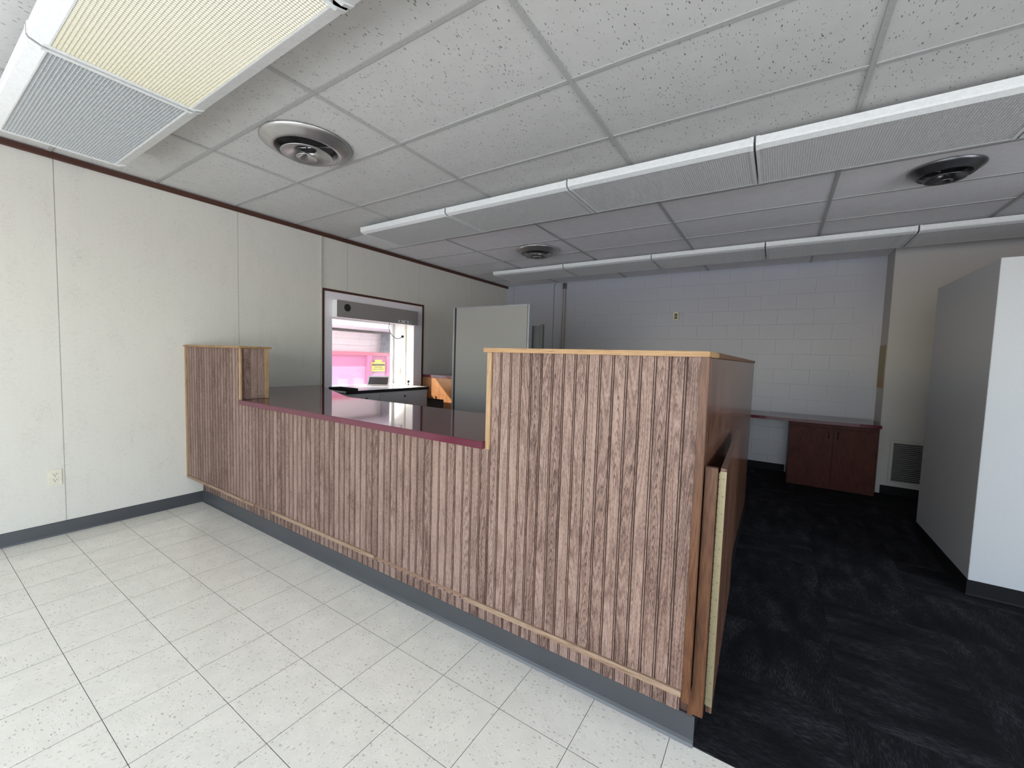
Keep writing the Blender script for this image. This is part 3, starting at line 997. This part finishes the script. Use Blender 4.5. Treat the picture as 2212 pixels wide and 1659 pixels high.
# ------------------------------------------------------------------ air diffusers
def diffuser(cx, cy, label, r, dark):
    t = thing('air_diffuser', label, 'vent', (cx, cy, H), 'round ceiling air diffusers')
    k = r / 0.26
    mt = M['darkmetal'] if dark else M['nickel']
    c = (cx, cy, H)
    obj('flange', lathe(bmesh.new(), [(a * k, b) for a, b in ((0.262, -0.001), (0.262, -0.007), (0.245, -0.018), (0.215, -0.036), (0.198, -0.046), (0.188, -0.049), (0.182, -0.046), (0.178, -0.034), (0.172, -0.003))], c, 64), mt, t, True)
    obj('throat_shade', lathe(bmesh.new(), [(0, -0.0022), (0.176 * k, -0.0022), (0.176 * k, -0.0012), (0, -0.0012)], c, 48), M['black'], t)  # flat black disc painted in for the shade inside the neck
    obj('middle_cone', lathe(bmesh.new(), [(a * k, b) for a, b in ((0.052, -0.030), (0.075, -0.046), (0.105, -0.062), (0.135, -0.071), (0.146, -0.072), (0.148, -0.069), (0.140, -0.064), (0.105, -0.053), (0.075, -0.038), (0.055, -0.024))], c, 64, True), mt, t, True)
    obj('centre_cone', lathe(bmesh.new(), [(0.0, -0.052), (0.010 * k, -0.060), (0.05 * k, -0.086), (0.062 * k, -0.089), (0.060 * k, -0.084), (0.0, -0.050)], c, 48), mt, t, True)
    sp = bmesh.new()
    lathe(sp, [(0.0, -0.002), (0.006, -0.002), (0.006, -0.056), (0.0, -0.056)], c, 12)
    for a in range(4):
        an = a * math.pi / 2 + 0.5
        tube(sp, [(cx + 0.004 * math.cos(an), cy + 0.004 * math.sin(an), H - 0.02), (cx + 0.16 * k * math.cos(an), cy + 0.16 * k * math.sin(an), H - 0.02)], 0.004, 6)
    obj('spider', sp, M['darkmetal'], t)
diffuser(-0.305, 0.262, 'bright metal round air diffuser nearest the lit ceiling light', 0.275, False)
diffuser(-0.245, 3.25, 'metal round air diffuser between the middle and rear light rows, above the cubicle panel', 0.27, False)
diffuser(3.265, 2.635, 'dark metal round air diffuser at the right, above the white partition', 0.19, True)

# ------------------------------------------------------------------ left wall fittings
def outlet_at(name, label, cx, cy, cz, facing, w=0.072, h=0.118):
    """duplex outlet; facing 'x' (plate on a wall looking +x) or 'y' (looking -y)"""
    t = thing(name, label, 'outlet', (cx, cy, cz))
    def bx(u0, z0, u1, z1, d0, d1, bev=0.0):
        if facing == 'x':
            return B(cx + d0, cy + u0, cz + z0, cx + d1, cy + u1, cz + z1, bev)
        return B(cx + u0, cy - d1, cz + z0, cx + u1, cy - d0, cz + z1, bev)
    obj('cover_plate', bx(-w / 2, -h / 2, w / 2, h / 2, 0.0, 0.006, 0.002), M['ivory'], t)
    for s in (-1, 1):
        zc = s * 0.021
        r = obj('receptacle', bx(-0.017, zc - 0.014, 0.017, zc + 0.014, 0.006, 0.0085, 0.001), M['ivory'], t)
        for u in (-0.007, 0.007):
            obj('slot', bx(u - 0.0013, zc - 0.001, u + 0.0013, zc + 0.009, 0.0084, 0.009), M['black'], r)
        obj('slot', bx(-0.003, zc - 0.0105, 0.003, zc - 0.005, 0.0084, 0.009), M['black'], r)
    obj('screw', bx(-0.003, -0.003, 0.003, 0.003, 0.006, 0.008), M['nickel'], t)
outlet_at('wall_outlet', 'ivory duplex outlet low on the linen wall beside a panel seam', XL, -0.652, 0.443, 'x')
rc = obj('wire_raceway', B(XL + 0.0005, 1.449, ZC + 0.002, XL + 0.018, 1.467, H - 0.046, 0.003), M['ivory'])
rc.data.materials[0] = M['raceway']
tag(rc, 'thin ivory wire raceway running down the wall beside the window', 'raceway')

# header box over the service window
hb = thing('header_box', 'grey metal header box above the service window with round speaker', 'console', (XL + 0.05, 2.25, 1.855))
hx0, hx1, hy0, hy1, hz0, hz1 = XL + 0.0045, -1.962, 1.60, 2.885, 1.853, 2.052
obj('body', B(hx0, hy0, hz0, hx1 - 0.003, hy1, hz1, 0.002), M['brightwhite'], hb)
obj('front_panel', B(hx1 - 0.003, hy0 + 0.001, hz0 + 0.001, hx1, hy1 - 0.001, hz1 - 0.001), M['headgrey'], hb)
sp = bmesh.new()
lathe(sp, [(0.0, 0), (0.043, 0), (0.045, 0.002), (0.043, 0.004), (0.0, 0.004)], (0, 0, 0), 32)
bmesh.ops.rotate(sp, verts=sp.verts, cent=(0, 0, 0), matrix=Matrix.Rotation(math.pi / 2, 3, 'Y'))
bmesh.ops.translate(sp, verts=sp.verts, vec=(hx1 - 0.0005, 1.738, 1.972))
obj('speaker', sp, M['black'], hb, False)
cp = obj('control_strip', B(hx1 - 0.0002, 2.523, 1.868, hx1 + 0.002, 2.753, 1.902), M['greyenamel'], hb)
for y in (2.56, 2.655, 2.725):
    kb = lathe(bmesh.new(), [(0.0, 0), (0.010, 0), (0.009, 0.008), (0.0, 0.008)], (0, 0, 0), 14)
    bmesh.ops.rotate(kb, verts=kb.verts, cent=(0, 0, 0), matrix=Matrix.Rotation(math.pi / 2, 3, 'Y'))
    bmesh.ops.translate(kb, verts=kb.verts, vec=(hx1 + 0.0018, y, 1.885))
    obj('knob', kb, M['black'], cp)
mc = thing('gooseneck_microphone', 'black gooseneck microphone hanging in front of the service window glass', 'microphone', (-2.0, 2.40, 1.85))
pts = []
ctl = [(-2.0, 2.405, 1.853), (-2.0, 2.395, 1.80), (-2.0, 2.405, 1.74), (-2.0, 2.45, 1.69), (-2.0, 2.51, 1.653), (-2.0, 2.56, 1.648), (-2.0, 2.60, 1.662), (-2.0, 2.622, 1.676)]
obj('gooseneck', tube(bmesh.new(), ctl, 0.0045, 8), M['darkmetal'], mc, True)
bm = bmesh.new()
bmesh.ops.create_uvsphere(bm, u_segments=16, v_segments=10, radius=0.019)
bmesh.ops.translate(bm, verts=bm.verts, vec=(-2.0, 2.634, 1.683))
obj('head', bm, M['black'], mc, True)
outlet_at('bay_outlet', 'outlet on the white side wall of the window bay', -2.352, wy1, 1.182, 'y', 0.06, 0.108)

# metal transaction cabinet under the window
ZM = 1.0
mcab = thing('metal_cabinet', 'grey metal drawer cabinet with bright top under the service window', 'cabinet', (-1.85, 2.2, 0))
obj('body', B(XL + 0.013, 1.50, 0.0, -1.655, 2.775, ZM - 0.035), M['greyenamel'], mcab)
tb = bmesh.new()
box(tb, XL - 0.0005, wy0 + 0.002, ZM - 0.02, XL + 0.012, wy1 - 0.002, ZM)
box(tb, XL + 0.012, 1.505, ZM - 0.02, -1.652, 2.80, ZM)
box(tb, GXW + 0.022, wy0 + 0.001, ZM - 0.02, XL, wy1 - 0.036, ZM)
obj('steel_top', tb, M['steel'], mcab)
obj('black_edge', B(-1.652, 1.505, ZM - 0.034, -1.640, 2.80, ZM + 0.001), M['black'], mcab)
for (y0, y1) in ((1.56, 1.975), (1.985, 2.70)):
    d = obj('drawer', B(-1.655, y0, 0.76, -1.646, y1, 0.955, 0.002), M['greyenamel'], mcab)
    yc = 1.772 if y0 < 1.7 else 2.36
    kb = lathe(bmesh.new(), [(0.0, 0), (0.010, 0), (0.013, 0.012), (0.010, 0.018), (0.0, 0.018)], (0, 0, 0), 16)
    bmesh.ops.rotate(kb, verts=kb.verts, cent=(0, 0, 0), matrix=Matrix.Rotation(math.pi / 2, 3, 'Y'))
    bmesh.ops.translate(kb, verts=kb.verts, vec=(-1.6465, yc, 0.90))
    obj('knob', kb, M['black'], d, True)
obj('drawer', B(-1.655, 1.56, 0.40, -1.646, 2.70, 0.75, 0.002), M['greyenamel'], mcab)
bbx = thing('black_tray', 'low black tray on the near end of the metal cabinet', 'tray', (-1.8, 1.55, ZM))
tr = bmesh.new()
box(tr, -1.98, 1.508, ZM + 0.0005, -1.645, 1.66, ZM + 0.004)
box(tr, -1.98, 1.508, ZM + 0.004, -1.645, 1.513, ZM + 0.03)
box(tr, -1.98, 1.655, ZM + 0.004, -1.645, 1.66, ZM + 0.03)
box(tr, -1.98, 1.513, ZM + 0.004, -1.975, 1.655, ZM + 0.03)
box(tr, -1.650, 1.513, ZM + 0.004, -1.645, 1.655, ZM + 0.03)
obj('pan', tr, M['black'], bbx)
# tilted deal tray in the window
dt = thing('tilted_display', 'tilted black-faced document display standing in the service window', 'display', (-2.1, 2.3, ZM))
DA, DU = Vector((-2.185, 2.195, ZM + 0.018)), Vector((0.709, 0.705, 0.0))
DV = Vector((-0.60, 0.60, 0.52)).normalized()
DN = DU.cross(DV).normalized()
def slab(u0, u1, v0, v1, n0, n1):
    bm = bmesh.new()
    box(bm, u0, v0, n0, u1, v1, n1, 0.002)
    for v in bm.verts:
        v.co = DA + DU * v.co.x + DV * v.co.y + DN * v.co.z
    return bm
obj('frame', slab(0.0, 0.275, 0.0, 0.215, -0.016, 0.0), M['nickel'], dt)
obj('dark_face', slab(0.014, 0.261, 0.012, 0.180, 0.0002, 0.003), M['glossblack'], dt)
pn = bmesh.new()
box(pn, -2.22, 2.33, ZM + 0.0005, -2.16, 2.39, ZM + 0.06)
obj('foot', pn, M['black'], dt)
cb = thing('clear_tray', 'clear plastic document tray leaning at the window glass', 'tray', (-2.3, 2.1, ZM))
cbm = bmesh.new()
box(cbm, -2.42, 1.92, ZM + 0.0005, -2.20, 2.16, ZM + 0.004)
box(cbm, -2.42, 1.92, ZM + 0.004, -2.416, 2.16, ZM + 0.14)
box(cbm, -2.416, 1.92, ZM + 0.004, -2.20, 1.924, ZM + 0.10)
box(cbm, -2.416, 2.156, ZM + 0.004, -2.20, 2.16, ZM + 0.10)
obj('tray_wall', cbm, M['clear'], cb)
kb = bmesh.new()
lathe(kb, [(0, 0.0), (0.014, 0.0), (0.014, 0.006), (0.006, 0.012), (0.006, 0.03), (0.016, 0.038), (0.02, 0.052), (0.014, 0.066), (0, 0.07)], (-2.05, 2.80, ZM + 0.0005), 18)
tag(obj('counter_knob', kb, M['black'], None, True), 'small black knob standing on the steel top at the window jamb', 'knob')

# orange oak desk past the window
od = thing('oak_desk', 'orange oak desk with maroon top beyond the service window', 'desk', (-1.6, 3.5, 0))
obj('top', B(XL + 0.001, 3.085, 1.112, -0.98, 3.90, 1.150, 0.002), M['maroon'], od)
obj('apron', B(XL + 0.014, 3.10, 0.80, -1.64, 3.125, 1.111), M['orange'], od)
obj('end_panel', B(-1.64, 3.10, 0.0, -1.0, 3.125, 1.111), M['orange'], od)
obj('back_panel', B(XL + 0.014, 3.85, 0.0, -1.0, 3.875, 1.111), M['cabwood'], od)
obj('side_panel', B(-1.025, 3.126, 0.0, -1.0, 3.849, 1.111), M['orange'], od)

# cubicle panels behind the counter
cu = thing('cubicle_panel', 'tall grey-green fabric cubicle panel standing behind the counter', 'partition', (-0.45, 2.57, 0))
obj('fabric_face', B(-0.955, 2.548, 0.05, 0.063, 2.592, 2.015, 0.003), M['panelfab'], cu)
obj('left_post', B(-1.004, 2.545, 0.0, -0.978, 2.595, 2.030, 0.003), M['panelmetal'], cu)
obj('dark_channel', B(-0.978, 2.550, 0.0, -0.955, 2.590, 2.022), M['black'], cu)
obj('top_rail', B(-0.955, 2.546, 2.015, 0.063, 2.594, 2.028, 0.002), M['panelmetal'], cu)
obj('slotted_channel', B(0.063, 2.552, 0.0, 0.069, 2.588, 2.022), M['black'], cu)
obj('right_post', B(0.069, 2.545, 0.0, 0.090, 2.62, 2.028, 0.003), M['panelmetal'], cu)
for k in range(2):
    obj('foot', B(-0.9 + 0.85 * k, 2.51, 0.0, -0.85 + 0.85 * k, 2.625, 0.048), M['panelmetal'], cu)
cu2 = thing('low_cubicle_panel', 'lower dark grey cubicle panel showing behind the right edge of the taller one', 'partition', (-0.2, 2.68, 0))
obj('fabric_face', B(-0.7, 2.655, 0.02, 0.17, 2.695, 1.80, 0.003), M['darkfab'], cu2)
obj('end_post', B(0.17, 2.652, 0.0, 0.20, 2.698, 1.812, 0.003), M['darkfab'], cu2)

# ------------------------------------------------------------------ back wall fittings
pp = thing('wall_pipe', 'pale brown vertical pipe on the block wall beside the smooth panel', 'pipe', (-0.84, YB - 0.03, 0))
obj('pipe', lathe(bmesh.new(), [(0.0, 0.102), (0.024, 0.102), (0.024, H - 0.12), (0.0, H - 0.12)], (-0.845, YB - 0.026, 0), 20), M['pipe'], pp, False)
obj('top_clamp', B(-0.872, YB - 0.052, H - 0.119, -0.818, YB - 0.001, H - 0.02), M['darkmetal'], pp)
wr_ = obj('wall_wire', tube(bmesh.new(), [(-1.055, YB - 0.004, 0.12), (-1.06, YB - 0.004, 1.5), (-1.064, YB - 0.004, H - 0.05), (-1.03, YB - 0.006, H - 0.006)], 0.004, 6), M['darkmetal'])
tag(wr_, 'thin dark wire running down the back wall left of the pipe', 'wire')
th = thing('thermostat', 'small ivory thermostat box alone on the white block wall', 'thermostat', (1.05, YB, 2.145))
obj('case', B(1.006, YB - 0.03, 2.085, 1.085, YB, 2.208, 0.004), M['ivory'], th)
obj('dial_window', B(1.024, YB - 0.032, 2.105, 1.068, YB - 0.0298, 2.185), M['signink'], th)
obj('lever', B(1.030, YB - 0.0345, 2.14, 1.062, YB - 0.0318, 2.148), M['ivory'], th)

bd = obj('desk_top', B(0.9, 4.66, 0.775, 3.402, YB - 0.001, 0.812, 0.003), M['maroon'])
tag(bd, 'long dark maroon desk top along the back block wall', 'desk top')
bc = thing('base_cabinet', 'dark reddish wood two-door cabinet under the back desk top', 'cabinet', (2.98, 5.0, 0))
obj('body', B(2.565, 4.722, 0.0, 3.390, YB - 0.012, 0.774), M['cabwood'], bc)
obj('top_rail', B(2.566, 4.712, 0.725, 3.389, 4.7215, 0.773), M['cabwood'], bc)
for x0, x1, hxp in ((2.568, 2.985, 2.945), (2.990, 3.388, 3.03)):
    d = obj('door', B(x0, 4.703, 0.025, x1, 4.7215, 0.722, 0.003), M['cabwood'], bc)
    hd = bmesh.new()
    tube(hd, [(hxp, 4.704, 0.69), (hxp, 4.685, 0.685), (hxp, 4.680, 0.65), (hxp, 4.685, 0.615), (hxp, 4.704, 0.61)], 0.006, 8)
    obj('handle', hd, M['black'], d, True)

ts = thing('tan_board', 'tan square board on the shaded side of the wall corner above the desk', 'board', (3.43, 5.13, 1.47))
obj('upper_sheet', B(3.424, 4.955, 1.33, 3.4297, 5.31, 1.72), M['tan'], ts)
obj('lower_strip', B(3.424, 4.955, 1.215, 3.4297, 5.31, 1.329), M['tan2'], ts)

vg = thing('return_grille', 'grey louvered return air grille low on the white wall by the partition', 'vent', (3.75, 4.93, 0.38))
gx0, gx1, gz0, gz1 = 3.527, 4.03, 0.135, 0.635
fg = bmesh.new()
yq = 4.925
box(fg, gx0, yq, gz0, gx0 + 0.03, 4.9395, gz1)
box(fg, gx1 - 0.03, yq, gz0, gx1, 4.9395, gz1)
box(fg, gx0 + 0.03, yq, gz0, gx1 - 0.03, 4.9395, gz0 + 0.03)
box(fg, gx0 + 0.03, yq, gz1 - 0.03, gx1 - 0.03, 4.9395, gz1)
obj('frame', fg, M['grille'], vg)
obj('dark_back', B(gx0 + 0.03, 4.937, gz0 + 0.03, gx1 - 0.03, 4.9395, gz1 - 0.03), M['black'], vg)
n = 21
for k in range(n):
    z = gz0 + 0.036 + k * (gz1 - gz0 - 0.072) / (n - 1)
    obj('slat', prism(bmesh.new(), [(yq + 0.001, z + 0.0015), (yq + 0.0115, z - 0.004), (yq + 0.0115, z - 0.0015), (yq + 0.001, z + 0.0045)], 'x', gx0 + 0.0305, gx1 - 0.0305), M['grille'], vg)

# ------------------------------------------------------------------ outside the service window
ground = struct('ground', B(-30, -25, -0.5, XL - 0.35, 25, -0.12), M['asphalt'])
ground2 = struct('ground_front', B(XL - 0.35, -25, -0.5, 20, YF - 0.25, -0.12), M['asphalt'])
XN = -3.8
nb = thing('neighbour_building', 'pink and white building across the drive seen through the service window', 'building', (-5.5, 4, -0.12))
obj('lower_wall', B(-7, 2.0, -0.119, XN, 9, 1.205), M['pinkpale'], nb)
obj('middle_wall', B(-7, 2.0, 1.2055, XN + 0.004, 9, 1.41), M['pink'], nb)
obj('fascia', B(XN - 0.05, 2.0, 1.398, XN + 0.06, 9, 1.458), M['pinkred'], nb)
obj('upper_wall', B(-7, 2.0, 1.4105, XN - 0.03, 9, 1.80), M['siding'], nb)
for z in (1.46, 1.572, 1.684):
    obj('siding_board', prism(bmesh.new(), [(XN - 0.0295, z), (XN - 0.010, z), (XN - 0.022, z + 0.110), (XN - 0.0295, z + 0.110)], 'y', 2.0, 9), M['siding'], nb)
obj('soffit_backing', B(XN - 0.03, 2.0, 1.86, XN + 0.62, 9, 1.90), M['greywall'], nb)
for k in range(6):
    x = XN - 0.02 + 0.105 * k
    obj('soffit_board', B(x, 2.0, 1.845, x + 0.096, 9, 1.8595, 0.002), M['soffit'], nb)
obj('gutter', prism(bmesh.new(), [(XN + 0.62, 1.84), (XN + 0.70, 1.85), (XN + 0.72, 1.94), (XN + 0.62, 1.94)], 'y', 2.0, 9), M['soffit'], nb)
obj('roof', B(-7.2, 1.95, 1.945, XN + 0.66, 9.1, 2.02), M['soffit'], nb)
obj('post', B(XN + 0.005, 3.40, -0.119, XN + 0.06, 3.50, 1.397), M['pink'], nb)
obj('post', B(XN + 0.005, 3.835, -0.119, XN + 0.06, 3.90, 1.397), M['pink'], nb)
gs = bmesh.new()
ny, nz = 8, 8
vv = [[gs.verts.new((XN + 0.075 + random.uniform(0, 0.035), 3.655 + 0.275 * j / ny + random.uniform(-0.007, 0.007), 1.462 + 0.36 * i / nz + random.uniform(-0.008, 0.008))) for j in range(ny + 1)] for i in range(nz + 1)]
for i in range(nz):
    for j in range(ny):
        gs.faces.new((vv[i][j], vv[i][j + 1], vv[i + 1][j + 1], vv[i + 1][j]))
bmesh.ops.solidify(gs, geom=gs.faces[:], thickness=0.006)
tag(obj('crumpled_sheet', gs, M['foil']), 'crumpled grey sheet hanging on the building outside the window', 'sheet')
ys = thing('warning_sign', 'yellow warning sign outside, seen through the service window', 'sign', (XN + 0.07, 3.63, 1.19))
obj('board', B(XN + 0.064, 3.483, 1.114, XN + 0.07, 3.781, 1.28, 0.002), M['yellow'], ys)
obj('board_top', B(XN + 0.064, 3.55, 1.283, XN + 0.07, 3.71, 1.326, 0.002), M['yellow'], ys)
obj('header_band', B(XN + 0.0695, 3.493, 1.217, XN + 0.0715, 3.771, 1.25), M['signink'], ys)
for z, a_, b_ in ((1.187, 3.535, 3.725), (1.151, 3.515, 3.605), (1.151, 3.62, 3.745)):
    obj('text_line', B(XN + 0.0695, a_, z, XN + 0.0715, b_, z + 0.011), M['signink'], ys)
